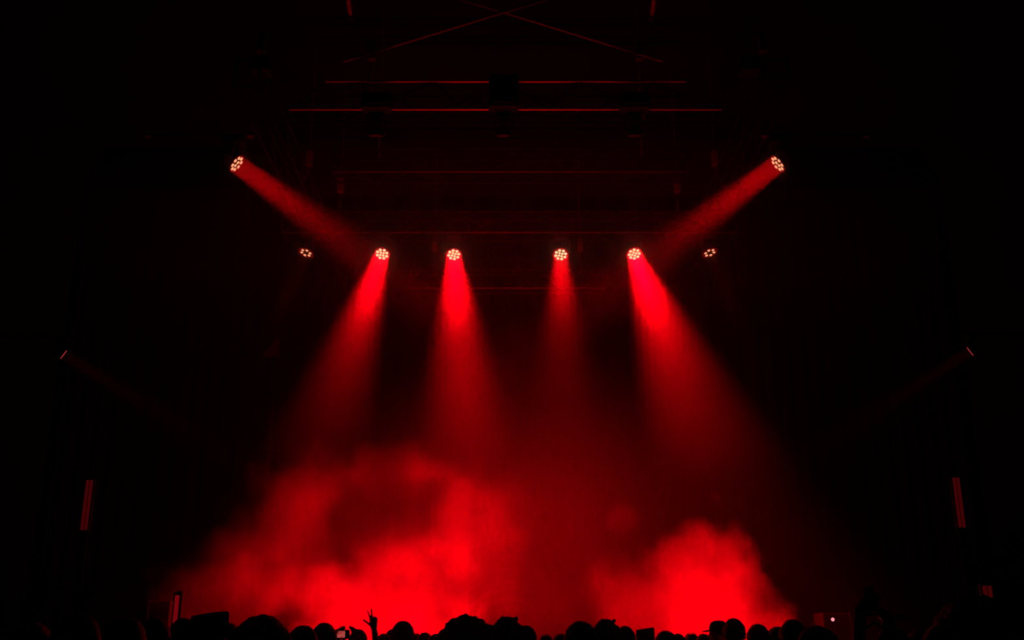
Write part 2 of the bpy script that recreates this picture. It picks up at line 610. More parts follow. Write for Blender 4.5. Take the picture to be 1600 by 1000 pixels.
# ------------------------------------------------------------------ LED battens at the hall sides
def batten(px0, py0, px1, py1, Y, wpx, strips, m, label):
    a = at(px0, py0, Y)
    b = at(px1, py1, Y)
    h = (a.z - b.z)
    wid = wpx / F * (Vector((a.x, a.y, a.z)) - CAM).length
    x = (a.x + b.x) / 2
    root = empty('led_batten', (x, Y, b.z))
    tag(root, label, 'light bar', 'dim red light bars at the hall sides')
    bm = bmesh.new()
    add_box(bm, (0, 0.05, h / 2), (wid + 0.03, 0.06, h + 0.06), bevel=0.01)
    from_bm('housing', bm, M['fixture'], root)
    sw = wid / strips
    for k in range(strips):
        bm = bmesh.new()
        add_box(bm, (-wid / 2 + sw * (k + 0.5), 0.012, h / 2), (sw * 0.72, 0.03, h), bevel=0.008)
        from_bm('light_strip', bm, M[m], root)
    bm = bmesh.new()
    add_tube(bm, (0, 0.11, -b.z), (0, 0.11, h + 0.05), 0.03, seg=10)
    add_box(bm, (0, 0.11, -b.z + 0.015), (0.5, 0.4, 0.03), bevel=0.008)
    from_bm('stand', bm, M['truss_black'], root)


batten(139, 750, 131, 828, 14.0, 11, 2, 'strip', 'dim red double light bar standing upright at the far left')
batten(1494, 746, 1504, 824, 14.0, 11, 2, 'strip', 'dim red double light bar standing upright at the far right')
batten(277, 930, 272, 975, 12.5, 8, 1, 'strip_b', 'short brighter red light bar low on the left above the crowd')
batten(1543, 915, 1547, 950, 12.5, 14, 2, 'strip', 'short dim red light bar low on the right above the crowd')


# ------------------------------------------------------------------ stage equipment
def rack(px0, px1, py, Y, label, pilot=None):
    a = at(px0, py, Y)
    b = at(px1, py, Y)
    h = a.z - DECK_Z
    wd = b.x - a.x
    root = empty('equipment_rack', ((a.x + b.x) / 2, Y, DECK_Z))
    tag(root, label, 'road case')
    bm = bmesh.new()
    add_box(bm, (0, 0.25, h / 2 + 0.03), (wd, 0.5, h - 0.06), bevel=0.012)
    from_bm('case', bm, M['rack'], root)
    for sx in (-1, 1):
        for sy in (0.06, 0.44):
            bm = bmesh.new()
            add_tube(bm, (sx * (wd / 2 - 0.06) - 0.015, sy, 0.03), (sx * (wd / 2 - 0.06) + 0.015, sy, 0.03), 0.03, seg=12)
            from_bm('caster', bm, M['truss_black'], root)
    for sx in (-1, 1):
        bm = bmesh.new()
        add_box(bm, (sx * (wd / 2 - 0.012), 0.25, h / 2 + 0.03), (0.03, 0.52, h - 0.05), bevel=0.004)
        from_bm('corner_edge', bm, M['truss_black'], root)
    if pilot:
        p = at(pilot[0], pilot[1], Y) - root.location
        bm = bmesh.new()
        add_ball(bm, (p.x, -0.008, p.z), (0.028, 0.02, 0.028), 12, 8)
        from_bm('pilot_lamp', bm, M['pilot'], root, True)


rack(231, 266, 939, 16.5, 'dark road case on the left of the stage beside the short light bar')
rack(1286, 1330, 958, 16.5, 'dark road case on the right of the stage with a tiny lit pilot lamp', (1301, 968))

# boom stand at the left of the stage
p = at(432, 546, 21.5)
root = empty('boom_stand', (p.x, p.y, DECK_Z))
tag(root, 'tall dark boom stand with a small unlit floodlight at the left of the stage', 'lighting stand')
bm = bmesh.new()
add_tube(bm, (0, 0, 0), (0, 0, p.z - DECK_Z + 0.1), 0.025, seg=10)
from_bm('pole', bm, M['truss_black'], root, True)
for k in range(3):
    bm = bmesh.new()
    t = 2 * PI * k / 3
    add_tube(bm, (0, 0, 0.7), (0.6 * math.cos(t), 0.6 * math.sin(t), 0.02), 0.015, seg=8)
    from_bm('leg', bm, M['truss_black'], root)
bm = bmesh.new()
vs = [(-0.26, -0.1, -0.14), (0.06, -0.1, -0.14), (0.06, -0.1, 0.22), (-0.0, -0.1, 0.22)]
f0 = [bm.verts.new((x, y, z + p.z - DECK_Z)) for x, y, z in vs]
f1 = [bm.verts.new((x, y + 0.2, z + p.z - DECK_Z)) for x, y, z in vs]
bm.faces.new(f0)
bm.faces.new(list(reversed(f1)))
for i in range(4):
    bm.faces.new((f0[i], f1[i], f1[(i + 1) % 4], f0[(i + 1) % 4]))
from_bm('floodlight', bm, M['truss_black'], root)


# ------------------------------------------------------------------ added fill bars on the stage edge, unseen below the frame, lighting the smoke
def added_fill_light(px0, px1, Y, watts, label, tilt=50, spread=112):
    x0, x1 = at(px0, 1000, Y).x, at(px1, 1000, Y).x
    L = x1 - x0
    root = empty('added_fill_bar', ((x0 + x1) / 2, Y, DECK_Z))
    tag(root, label, 'stage light', 'added fill bars hidden behind the crowd, lighting the smoke')
    bm = bmesh.new()
    for sx in (-0.4, 0.4):
        add_box(bm, (sx * L, 0, 0.03), (0.06, 0.16, 0.06), bevel=0.006)
    from_bm('foot', bm, M['pipe'], root)
    R = Matrix.Rotation(math.radians(-tilt), 3, 'X')
    bm = bmesh.new()
    add_box(bm, (0, 0, 0), (L, 0.12, 0.09), bevel=0.012)
    h = from_bm('housing', bm, M['fixture'], root)
    h.location = (0, 0, 0.12)
    h.rotation_euler = R.to_euler()
    n = max(6, int(L / 0.16))
    for k in range(n):
        bm = bmesh.new()
        add_lathe(bm, [(0.0, 0.0), (0.035, 0.0), (0.03, 0.012), (0.0, 0.016)], 14)
        for v in bm.verts:
            v.co += Vector((-L / 2 + L * (k + 0.5) / n, 0, 0.045))
        from_bm('led_lens', bm, M['added_glow'], h, True)
    d = bpy.data.lights.new('added_fill_light', 'AREA')
    d.shape = 'RECTANGLE'
    d.size = L
    d.size_y = 0.08
    d.spread = math.radians(spread)
    d.color = RED
    d.energy = watts
    o = bpy.data.objects.new('added_fill_light', d)
    COL.objects.link(o)
    n_ = R @ Vector((0, 0, 1))
    o.location = root.location + Vector((0, 0, 0.12)) + n_ * 0.075
    o.rotation_mode = 'QUATERNION'
    o.rotation_quaternion = n_.to_track_quat('-Z', 'Y')


added_fill_light(450, 770, 14.95, 430, 'added red fill bar hidden at the stage edge to light the left smoke')
added_fill_light(790, 960, 14.95, 185, 'added red fill bar hidden at the stage edge to brighten the gap between the two smoke clouds', 60, 62)
added_fill_light(985, 1165, 14.95, 200, 'added red fill bar hidden at the stage edge to light the right smoke')


# ------------------------------------------------------------------ haze and smoke
def volume_mat(name, aniso, color=(1, 1, 1)):
    m = bpy.data.materials.new(name)
    m.use_nodes = True
    nt = m.node_tree
    nt.nodes.clear()
    o = nt.nodes.new('ShaderNodeOutputMaterial')
    v = nt.nodes.new('ShaderNodeVolumeScatter')
    v.inputs['Color'].default_value = (*color, 1)
    v.inputs['Anisotropy'].default_value = aniso
    nt.links.new(v.outputs[0], o.inputs['Volume'])
    return m, nt, v


HAZE = 0.002
hm, nt, v = volume_mat('thin_haze', 0.88)
v.inputs['Density'].default_value = HAZE
hm.cycles.homogeneous_volume = True
hz = box_obj('haze', (HX0 + 0.02, HY0 + 0.02, 0.02), (HX1 - 0.02, HY1 - 0.72, HZ - 0.02), hm)
tag(hz, 'thin haze filling the dark hall in which the red beams show', 'haze', kind='stuff')


# denser haze hanging in a layer around the rig, thinning out downwards
hm2, nt, v = volume_mat('rig_haze', 0.88)
geo = nt.nodes.new('ShaderNodeNewGeometry')
sep = nt.nodes.new('ShaderNodeSeparateXYZ')
nt.links.new(geo.outputs['Position'], sep.inputs[0])
cr_ = nt.nodes.new('ShaderNodeMapRange')
cr_.inputs['From Min'].default_value = 4.2
cr_.inputs['From Max'].default_value = 10.1
nt.links.new(sep.outputs['Z'], cr_.inputs['Value'])
fc = nt.nodes.new('ShaderNodeFloatCurve')
cv = fc.mapping.curves[0]
HAZE_PROFILE = [(0.0, 0.0), (0.12, 0.04), (0.36, 0.09), (0.55, 0.18), (0.68, 0.40), (0.82, 0.9), (0.89, 1.0), (0.94, 0.85), (1.0, 0.0)]
while len(cv.points) < len(HAZE_PROFILE):
    cv.points.new(0.5, 0.5)
for pt, (a, b) in zip(cv.points, HAZE_PROFILE):
    pt.location = (a, b)
fc.mapping.update()
nt.links.new(cr_.outputs[0], fc.inputs['Value'])
ml = nt.nodes.new('ShaderNodeMath')
ml.operation = 'MULTIPLY'
ml.inputs[1].default_value = 0.05
nt.links.new(fc.outputs[0], ml.inputs[0])
nt.links.new(ml.outputs[0], v.inputs['Density'])
hm2.cycles.volume_step_rate = 0.8
hz2 = box_obj('haze_layer', (-8.5, 14.9, 4.2), (8.5, 22.3, 10.12), hm2)
tag(hz2, 'denser haze hanging around the lamps and thinning out below them', 'haze', kind='stuff')


def smoke(name, blobs, lo, hi, label, base=None, seed=0.0, nscale=0.55, step=0.45, rough=2.1):
    """blobs: (centre, radii, density, edge softness, raggedness)."""
    m, nt, v = volume_mat(name + '_volume', 0.15)
    N = nt.nodes
    Lk = nt.links

    def math_(op, a, b=None, c=None, clamp=False):
        n = N.new('ShaderNodeMath')
        n.operation = op
        n.use_clamp = clamp
        for i, x in enumerate((a, b, c)):
            if x is None:
                continue
            if isinstance(x, (int, float)):
                n.inputs[i].default_value = x
            else:
                Lk.new(x, n.inputs[i])
        return n.outputs[0]

    def vec(op, a, b=None, out=0):
        n = N.new('ShaderNodeVectorMath')
        n.operation = op
        for i, x in enumerate((a, b)):
            if x is None:
                continue
            if isinstance(x, (tuple, Vector)):
                n.inputs[i].default_value = tuple(x)
            else:
                Lk.new(x, n.inputs[i])
        return n.outputs['Value'] if op in ('LENGTH', 'DOT_PRODUCT', 'DISTANCE') else n.outputs[0]
    geo = N.new('ShaderNodeNewGeometry')
    pos = geo.outputs['Position']
    pert = None
    if rough:
        sh = vec('ADD', pos, (seed, seed * 2.3, seed * 0.7))
        nz = N.new('ShaderNodeTexNoise')
        nz.inputs['Scale'].default_value = nscale
        nz.inputs['Detail'].default_value = 2.0
        nz.inputs['Roughness'].default_value = 0.45
        nz.inputs['Lacunarity'].default_value = 2.3
        Lk.new(sh, nz.inputs['Vector'])
        pert = math_('MULTIPLY', math_('SUBTRACT', nz.outputs['Fac'], 0.5), rough)
    total = None
    for bl in blobs:
        c, r, den, soft = bl[:4]
        d = vec('SUBTRACT', pos, tuple(c))
        d = vec('DIVIDE', d, tuple(r))
        ln = vec('LENGTH', d)
        if pert is not None:
            ln = math_('SUBTRACT', ln, math_('MULTIPLY', pert, bl[4]) if len(bl) > 4 else pert)
        mr = N.new('ShaderNodeMapRange')
        mr.interpolation_type = 'SMOOTHSTEP'
        mr.inputs['From Min'].default_value = 1.0
        mr.inputs['From Max'].default_value = 1.0 - soft
        mr.inputs['To Min'].default_value = 0.0
        mr.inputs['To Max'].default_value = den
        Lk.new(ln, mr.inputs['Value'])
        total = mr.outputs[0] if total is None else math_('ADD', total, mr.outputs[0])
    Lk.new(total, v.inputs['Density'])
    m.cycles.volume_step_rate = step
    o = box_obj(name, lo, hi, m)
    tag(o, label, 'smoke', kind='stuff')
    return o


def B(px, py, Y, rx, rz, ry, den, soft):
    c = at(px, py, Y)
    k = (c - CAM).length / F
    return (c, (rx * k, ry, rz * k), den, soft)


smoke('smoke_cloud', [
    B(590, 1000, 16.1, 205, 140, 1.2, 0.13, 0.45),
    B(450, 860, 16.8, 115, 145, 1.3, 0.013, 0.45),
    B(715, 875, 16.9, 135, 150, 1.3, 0.03, 0.6),
    B(640, 735, 17.2, 80, 65, 0.8, 0.024, 0.5),
    B(345, 955, 16.6, 95, 75, 1.1, 0.03, 0.6),
    B(580, 960, 16.6, 330, 180, 1.6, 0.02, 0.9),
    B(610, 820, 16.9, 190, 150, 1.4, 0.014, 0.9) + (0.25,),
], (-6.0, 14.75, DECK_Z + 0.02), (2.2, 19.2, 6.2), 'billowing red smoke cloud on the left of the stage', seed=3.1, nscale=0.9, step=0.7)
smoke('smoke_cloud', [
    B(1085, 965, 16.1, 120, 130, 1.2, 0.10, 0.5),
    B(1005, 970, 16.3, 90, 110, 1.1, 0.05, 0.6),
    B(1165, 970, 16.3, 60, 80, 0.9, 0.06, 0.5),
    B(968, 805, 16.8, 34, 30, 0.4, 0.04, 0.5),
], (-0.6, 14.75, DECK_Z + 0.02), (5.2, 18.4, 5.0), 'smaller red smoke cloud rising on the right of the stage', seed=8.4, nscale=0.9, step=0.7)
smoke('smoke_bank', [
    B(830, 860, 20.0, 460, 370, 2.4, 0.05, 0.95),
], (-7.0, 17.4, DECK_Z + 0.02), (7.3, 22.4, 8.6), 'thin dark red smoke bank behind the two clouds at the rear of the stage', seed=1.7, step=0.8, rough=0.0)

# ------------------------------------------------------------------ people
def remesh(name, parts, voxel, smooth_it, m):
    """union of capsules and ellipsoids -> one continuous smooth surface."""
    bm = bmesh.new()
    for p in parts:
        if p[0] == 'c':
            _, a, r0, b, r1 = p
            add_ball(bm, a, r0, 14, 9)
            add_ball(bm, b, r1, 14, 9)
            add_tube(bm, a, b, r0, r1, 14)
        elif p[0] == 'f':
            _, a, r0, b, r1 = p
            add_tube(bm, a, b, r0, r1, 20)
        else:
            _, c, r = p
            add_ball(bm, c, r, 20, 14)
    bmesh.ops.recalc_face_normals(bm, faces=bm.faces)
    me = bpy.data.meshes.new(name + '_src')
    bm.to_mesh(me)
    bm.free()
    o = bpy.data.objects.new(name + '_src', me)
    COL.objects.link(o)
    r = o.modifiers.new('r', 'REMESH')
    r.mode = 'VOXEL'
    r.voxel_size = voxel
    s = o.modifiers.new('s', 'SMOOTH')
    s.factor = 0.5
    s.iterations = smooth_it
    dg = bpy.context.evaluated_depsgraph_get()
    out = bpy.data.meshes.new_from_object(o.evaluated_get(dg))
    out.name = name
    bpy.data.objects.remove(o)
    bpy.data.meshes.remove(me)
    for p in out.polygons:
        p.use_smooth = True
    out.materials.clear()
    out.materials.append(m)
    return out


def V3(*a):
    return Vector(a)


def hand_parts(wrist, d, back, thumb, curls, spread=0.10):
    """palm + five fingers. d: towards the fingertips, back: out of the back of the hand,
    thumb: side on which the thumb sits. curls: bend per finger joint (index..little, thumb)."""
    d = d.normalized()
    back = (back - d * back.dot(d)).normalized()
    th = (thumb - d * thumb.dot(d) - back * thumb.dot(back)).normalized()
    P = []
    w = wrist
    kn = []
    for i, (off, ln) in enumerate(((0.030, 0.092), (0.010, 0.096), (-0.010, 0.092), (-0.029, 0.084))):
        k = w + d * ln + th * off
        kn.append(k)
        P.append(('c', w + d * 0.012 + th * off * 0.6, 0.017, k, 0.0115))
    P.append(('c', w, 0.024, w + d * 0.03, 0.022))
    for i, (k, segs) in enumerate(zip(kn, ((0.042, 0.026, 0.02), (0.046, 0.03, 0.021), (0.043, 0.027, 0.02), (0.034, 0.02, 0.018)))):
        fan = (1.5 - i) * spread
        f = (d + th * fan).normalized()
        ang = 0.0
        p = k
        for j, s in enumerate(segs):
            ang += curls[i]
            dirv = f * math.cos(ang) - back * math.sin(ang)
            q = p + dirv * s
            P.append(('c', p, 0.0098 - 0.0008 * j, q, 0.0092 - 0.0009 * j))
            p = q
    p = w + d * 0.022 + th * 0.024
    f = (d * 0.62 + th * 0.78 - back * 0.15).normalized()
    P.append(('c', w + d * 0.012, 0.017, p, 0.014))
    for j, s in enumerate((0.042, 0.034, 0.026)):
        q = p + f * s
        P.append(('c', p, 0.0125 - 0.001 * j, q, 0.0115 - 0.001 * j))
        p = q
        f = (f * math.cos(curls[4]) + (d * 0.8 - back * 0.6 - th * 0.2).normalized() * math.sin(curls[4])).normalized()
    return P


TORSO = [
    ('e', (0, 0.0, 1.29), (0.168, 0.108, 0.19)), ('e', (0, 0.012, 1.10), (0.148, 0.104, 0.17)),
    ('e', (0, -0.005, 0.96), (0.168, 0.118, 0.13)),
    ('c', V3(-0.15, -0.012, 1.415), 0.062, V3(0.15, -0.012, 1.415), 0.062),
    ('c', V3(-0.11, -0.02, 1.43), 0.05, V3(0, -0.014, 1.50), 0.052),
    ('c', V3(0.11, -0.02, 1.43), 0.05, V3(0, -0.014, 1.50), 0.052),
]
HEAD = [
    ('c', V3(0, -0.014, 1.45), 0.06, V3(0, 0.006, 1.58), 0.054),
    ('e', (0, 0.012, 1.648), (0.076, 0.096, 0.104)), ('e', (0, 0.048, 1.60), (0.058, 0.062, 0.07)),
    ('e', (0, 0.078, 1.562), (0.03, 0.028, 0.022)),
    ('c', V3(0, 0.105, 1.645), 0.009, V3(0, 0.122, 1.615), 0.013), ('e', (0, 0.108, 1.61), (0.02, 0.014, 0.011)),
    ('c', V3(-0.045, 0.088, 1.667), 0.011, V3(0.045, 0.088, 1.667), 0.011),
    ('e', (-0.042, 0.078, 1.622), (0.022, 0.02, 0.018)), ('e', (0.042, 0.078, 1.622), (0.022, 0.02, 0.018)),
    ('c', V3(-0.018, 0.1, 1.582), 0.008, V3(0.018, 0.1, 1.582), 0.008),
    ('e', (-0.079, 0.004, 1.638), (0.012, 0.024, 0.034)), ('e', (0.079, 0.004, 1.638), (0.012, 0.024, 0.034)),
]


def leg_parts(infl=0.0, kind='c', foot=True):
    P = []
    for s in (-1, 1):
        hip, knee, ank = V3(s * 0.088, 0, 0.92), V3(s * 0.1, 0.015, 0.5), V3(s * 0.105, -0.02, 0.085)
        P.append(('c', hip, 0.09 + infl, knee, 0.058 + infl))
        if foot:
            P.append(('c', knee, 0.056, V3(s * 0.104, -0.02, 0.34), 0.056))
            P.append(('c', V3(s * 0.104, -0.02, 0.34), 0.056, ank, 0.038))
            P.append(('c', V3(s * 0.106, -0.045, 0.045), 0.036, V3(s * 0.118, 0.15, 0.028), 0.024))
        else:
            low = V3(s * 0.104, -0.02, 0.33)
            P.append(('c', knee, 0.062 + infl, low, 0.062 + infl))
            P.append(('f', low, 0.062 + infl, ank + V3(0, 0, 0.0), 0.055 + infl))
    return P


def arm_chain(s, pose):
    """shoulder, elbow, wrist, hand parts"""
    sh = V3(s * 0.175, -0.01, 1.415)
    if pose == 'down':
        el, wr = V3(s * 0.235, -0.03, 1.14), V3(s * 0.235, 0.06, 0.90)
        return sh, el, wr, hand_parts(wr, V3(0, 0.2, -1), V3(s, 0, 0), V3(0, 1, 0), (0.3, 0.35, 0.4, 0.42, 0.2), 0.05)
    if pose == 'front':          # hands clasped low in front
        el, wr = V3(s * 0.25, 0.02, 1.15), V3(s * 0.10, 0.2, 1.05)
        return sh, el, wr, hand_parts(wr, V3(-s * 0.8, 0.3, -0.1), V3(0, 1, 0.1), V3(0, 0, 1), (0.25, 0.3, 0.3, 0.3, 0.2), 0.05)
    if pose == 'vsign':
        el, wr = V3(s * 0.19, 0.13, 1.53), V3(s * 0.135, 0.13, 1.785)
        return sh, el, wr, hand_parts(wr, V3(-s * 0.08, 0, 1), V3(0, -1, 0), V3(-s, 0, 0), (0.02, 0.02, 1.25, 1.3, 0.05), 0.24)
    if pose == 'wave':
        el, wr = V3(s * 0.2, 0.13, 1.53), V3(s * 0.16, 0.14, 1.79)
        return sh, el, wr, hand_parts(wr, V3(s * 0.2, 0, 1), V3(0, -1, 0), V3(-s, 0, 0), (0.25, 0.22, 0.28, 0.35, 0.2), 0.08)
    if pose == 'phone_two':
        el, wr = V3(s * 0.22, 0.19, 1.53), V3(s * 0.105, 0.33, 1.765)
        return sh, el, wr, hand_parts(wr, V3(-s * 0.22, 0.12, 0.9), V3(s * 0.5, 0.75, -0.1), V3(-s * 0.7, -0.7, 0.2), (0.35, 0.4, 0.45, 0.5, 0.3), 0.05)
    if pose == 'phone_one':
        el, wr = V3(s * 0.135, 0.2, 1.6), V3(s * 0.11, 0.24, 1.845)
        return sh, el, wr, hand_parts(wr, V3(-s * 0.65, 0.05, 0.75), V3(0, 1, 0.1), V3(0.0, -0.3, -1), (0.3, 0.4, 0.45, 0.5, 0.3), 0.05)


def body_mesh(name, pl, pr, skin):
    P = list(TORSO) + list(HEAD) + leg_parts()
    for s, pose in ((-1, pl), (1, pr)):
        sh, el, wr, hp = arm_chain(s, pose)
        mid = el.lerp(wr, 0.35)
        P += [('c', sh, 0.058, el, 0.042), ('c', el, 0.041, mid, 0.041), ('c', mid, 0.041, wr, 0.026)] + hp
    return remesh(name, P, 0.0075, 4, skin)


def shirt_mesh(name, pl, pr, m, long_):
    P = []
    for t in TORSO:
        if t[0] == 'e':
            P.append(('e', t[1], tuple(x + 0.016 for x in t[2])))
        else:
            k = 0.014
            b = t[3] if abs(t[3].x) > 0.01 else V3(t[3].x, t[3].y, 1.475)
            P.append(('c', t[1], t[2] + k, b, t[4] + k))
    for s, pose in ((-1, pl), (1, pr)):
        sh, el, wr, _ = arm_chain(s, pose)
        P.append(('c', sh, 0.074, sh.lerp(el, 0.5), 0.064))
        if long_:
            P.append(('c', sh.lerp(el, 0.5), 0.064, el, 0.056))
            P.append(('f', el, 0.056, el.lerp(wr, 0.9), 0.04))
        else:
            P.append(('f', sh.lerp(el, 0.4), 0.066, sh.lerp(el, 0.72), 0.064))
    return remesh(name, P, 0.018, 3, m)


def hair_mesh(style, m):
    bm = bmesh.new()
    c = V3(0, 0.006, 1.652)
    base = V3(0.079, 0.1, 0.105)
    prm = {'buzz': (0.006, 0.002, 0.03), 'short': (0.016, 0.005, 0.05), 'messy': (0.022, 0.014, 0.06),
           'bob': (0.03, 0.007, 0.16), 'long': (0.026, 0.007, 0.16), 'afro': (0.075, 0.012, 0.13), 'wide': (0.05, 0.03, 0.2)}[style]
    th, nz, low = prm
    g = bmesh.ops.create_uvsphere(bm, u_segments=40, v_segments=28, radius=1.0)
    for v in g['verts']:
        d = v.co.normalized()
        r = V3(base.x * d.x, base.y * d.y, base.z * d.z)
        n = noise.noise(d * 3.1 + V3(th * 90, 1.7, 0.3)) + 0.5 * noise.noise(d * 8.0)
        t = th + nz * n
        if style == 'afro':
            t = 0.068 + 0.012 * n
        if style == 'wide':
            t += 0.05 * abs(d.x) ** 1.5 * (1.0 if d.z < 0.6 else 0.5) + (0.012 if d.x < -0.1 else 0.0)
        p = r + d * t
        front = d.y
        # hairline: face kept clear, nape cut at low
        if front > 0.35 and d.z < 0.55:
            p = r * 0.72
        if style in ('buzz', 'short', 'messy') and d.z < -0.45:
            p = r * 0.7
        if style in ('buzz', 'short', 'messy') and abs(d.x) > 0.75 and d.z < -0.02 and front > -0.25:
            p = r * 0.72
        v.co = c + p
    if style in ('long', 'wide', 'bob'):
        zl = {'long': 1.38, 'wide': 1.42, 'bob': 1.52}[style]
        ww = {'long': 0.1, 'wide': 0.14, 'bob': 0.095}[style]
        n = 18
        rows = []
        for k in range(9):
            t = k / 8
            z = 1.66 + (zl - 1.66) * t
            ring = []
            for i in range(n):
                a = PI + PI * (i / (n - 1))
                rr = 1.0 + 0.05 * math.sin(i * 2.3 + k)
                ring.append((ww * math.cos(a) * rr, 0.0 + (0.115 - 0.01 * t) * math.sin(a) * rr, z))
            inner = [(x * 0.72, y * 0.6 + 0.005, zz) for x, y, zz in reversed(ring)]
            rows.append([bm.verts.new(q) for q in ring + inner])
        for a, b in zip(rows[:-1], rows[1:]):
            m2 = len(a)
            for i in range(m2):
                j = (i + 1) % m2
                bm.faces.new((a[i], a[j], b[j], b[i]))
        bm.faces.new(rows[0])
        bm.faces.new(list(reversed(rows[-1])))
    if style == 'messy':
        for k in range(7):
            a = V3(random.uniform(-0.03, 0.05), random.uniform(-0.05, 0.04), 1.765)
            add_tube(bm, a, a + V3(random.uniform(-0.01, 0.012), random.uniform(-0.02, 0.02), 0.013), 0.016, 0.006, 6)
    bmesh.ops.recalc_face_normals(bm, faces=bm.faces)
    me = bpy.data.meshes.new('hair')
    bm.to_mesh(me)
    bm.free()
    for p in me.polygons:
        p.use_smooth = True
    me.materials.append(m)
    return me


def hat_mesh(style):
    bm = bmesh.new()
    if style == 'flat':
        prof = [(0.0, 0.0), (0.092, 0.0), (0.094, 0.05), (0.092, 0.105), (0.086, 0.112), (0.0, 0.115)]
        add_lathe(bm, prof, 28)
        for v in bm.verts:
            v.co = V3(v.co.x, v.co.y * 1.12 + 0.005, v.co.z + 1.695 + (v.co.x * 0.16 if v.co.z > 0.03 else 0))
    elif style == 'cap':
        add_lathe(bm, [(0.0, 0.0), (0.088, 0.0), (0.088, 0.04), (0.072, 0.085), (0.04, 0.105), (0.0, 0.11)], 28)
        for v in bm.verts:
            v.co = V3(v.co.x, v.co.y * 1.15 + 0.005, v.co.z + 1.675)
        n = 12
        top, bot = [], []
        for i in range(n + 1):
            a = PI * i / n
            for (lst, dz) in ((top, 0.006), (bot, -0.002)):
                lst.append([bm.verts.new((0.082 * math.cos(a), 0.085 + k * (0.02 + 0.075 * math.sin(a)), 1.685 + dz - 0.015 * k)) for k in (0, 1)])
        for i in range(n):
            bm.faces.new((top[i][0], top[i + 1][0], top[i + 1][1], top[i][1]))
            bm.faces.new((bot[i][1], bot[i + 1][1], bot[i + 1][0], bot[i][0]))
            bm.faces.new((top[i][1], top[i + 1][1], bot[i + 1][1], bot[i][1]))
    else:  # brim hat
        add_lathe(bm, [(0.0, 0.0), (0.14, 0.0), (0.142, 0.006), (0.09, 0.012), (0.088, 0.05), (0.075, 0.10), (0.04, 0.105), (0.0, 0.098)], 32)
        for v in bm.verts:
            v.co = V3(v.co.x, v.co.y * 1.1 + 0.005, v.co.z + 1.685)
    bmesh.ops.recalc_face_normals(bm, faces=bm.faces)
    me = bpy.data.meshes.new('hat')
    bm.to_mesh(me)
    bm.free()
    for p in me.polygons:
        p.use_smooth = True
    me.materials.append(M['hat'])
    return me


TOPZ = {'buzz': 1.763, 'short': 1.772, 'messy': 1.783, 'bob': 1.787, 'long': 1.783, 'afro': 1.825, 'wide': 1.80,
        'flat': 1.815, 'cap': 1.787, 'brim': 1.79}
_hair, _hat, _body, _shirt, _misc = {}, {}, {}, {}, {}


def person(px, top, D, style, label, pl='down', pr='down', turn=0.0, hairmat='hair_dark', shirt='cloth_black', long_=True,
           head_px_is='top', height=None):
    """standing figure facing the stage; the crown lands on (px, top) at distance Y = D."""
    P = at(px, top, D)
    k = (P.z if height is None else height) / TOPZ[style]
    root = empty('person', (P.x, D, 0))
    root.rotation_euler = (0, 0, turn)
    root.scale = (k, k, k)
    tag(root, label, 'person', 'people standing in the crowd')
    key = (pl, pr)
    if key not in _body:
        _body[key] = body_mesh('body', pl, pr, M['skin'])
    link('body', _body[key], None, root)
    sk = (pl, pr, shirt, long_)
    if sk not in _shirt:
        _shirt[sk] = shirt_mesh('shirt', pl, pr, M[shirt], long_)
    link('shirt', _shirt[sk], None, root)
    if 'trousers' not in _misc:
        _misc['trousers'] = remesh('trousers', [('e', (0, -0.005, 0.95), (0.18, 0.13, 0.12))] + leg_parts(0.014, foot=False), 0.013, 3, M['denim'])
        for s, nm in ((-1, 'l'), (1, 'r')):
            _misc['shoe' + nm] = remesh('shoe', [('c', V3(s * 0.106, -0.05, 0.052), 0.047, V3(s * 0.12, 0.17, 0.04), 0.036),
                                                ('c', V3(s * 0.106, -0.05, 0.06), 0.046, V3(s * 0.105, -0.03, 0.10), 0.046)], 0.01, 2, M['shoe'])
    link('trousers', _misc['trousers'], None, root)
    link('shoe', _misc['shoel'], None, root)
    link('shoe', _misc['shoer'], None, root)
    hs = {'flat': 'short', 'cap': 'short', 'brim': 'bob'}.get(style, style)
    if (hs, hairmat) not in _hair:
        _hair[(hs, hairmat)] = hair_mesh(hs, M[hairmat])
    link('hair', _hair[(hs, hairmat)], None, root)
    if style in ('flat', 'cap', 'brim'):
        if style not in _hat:
            _hat[style] = hat_mesh(style)
        link('hat', _hat[style], None, root)
    return root, k


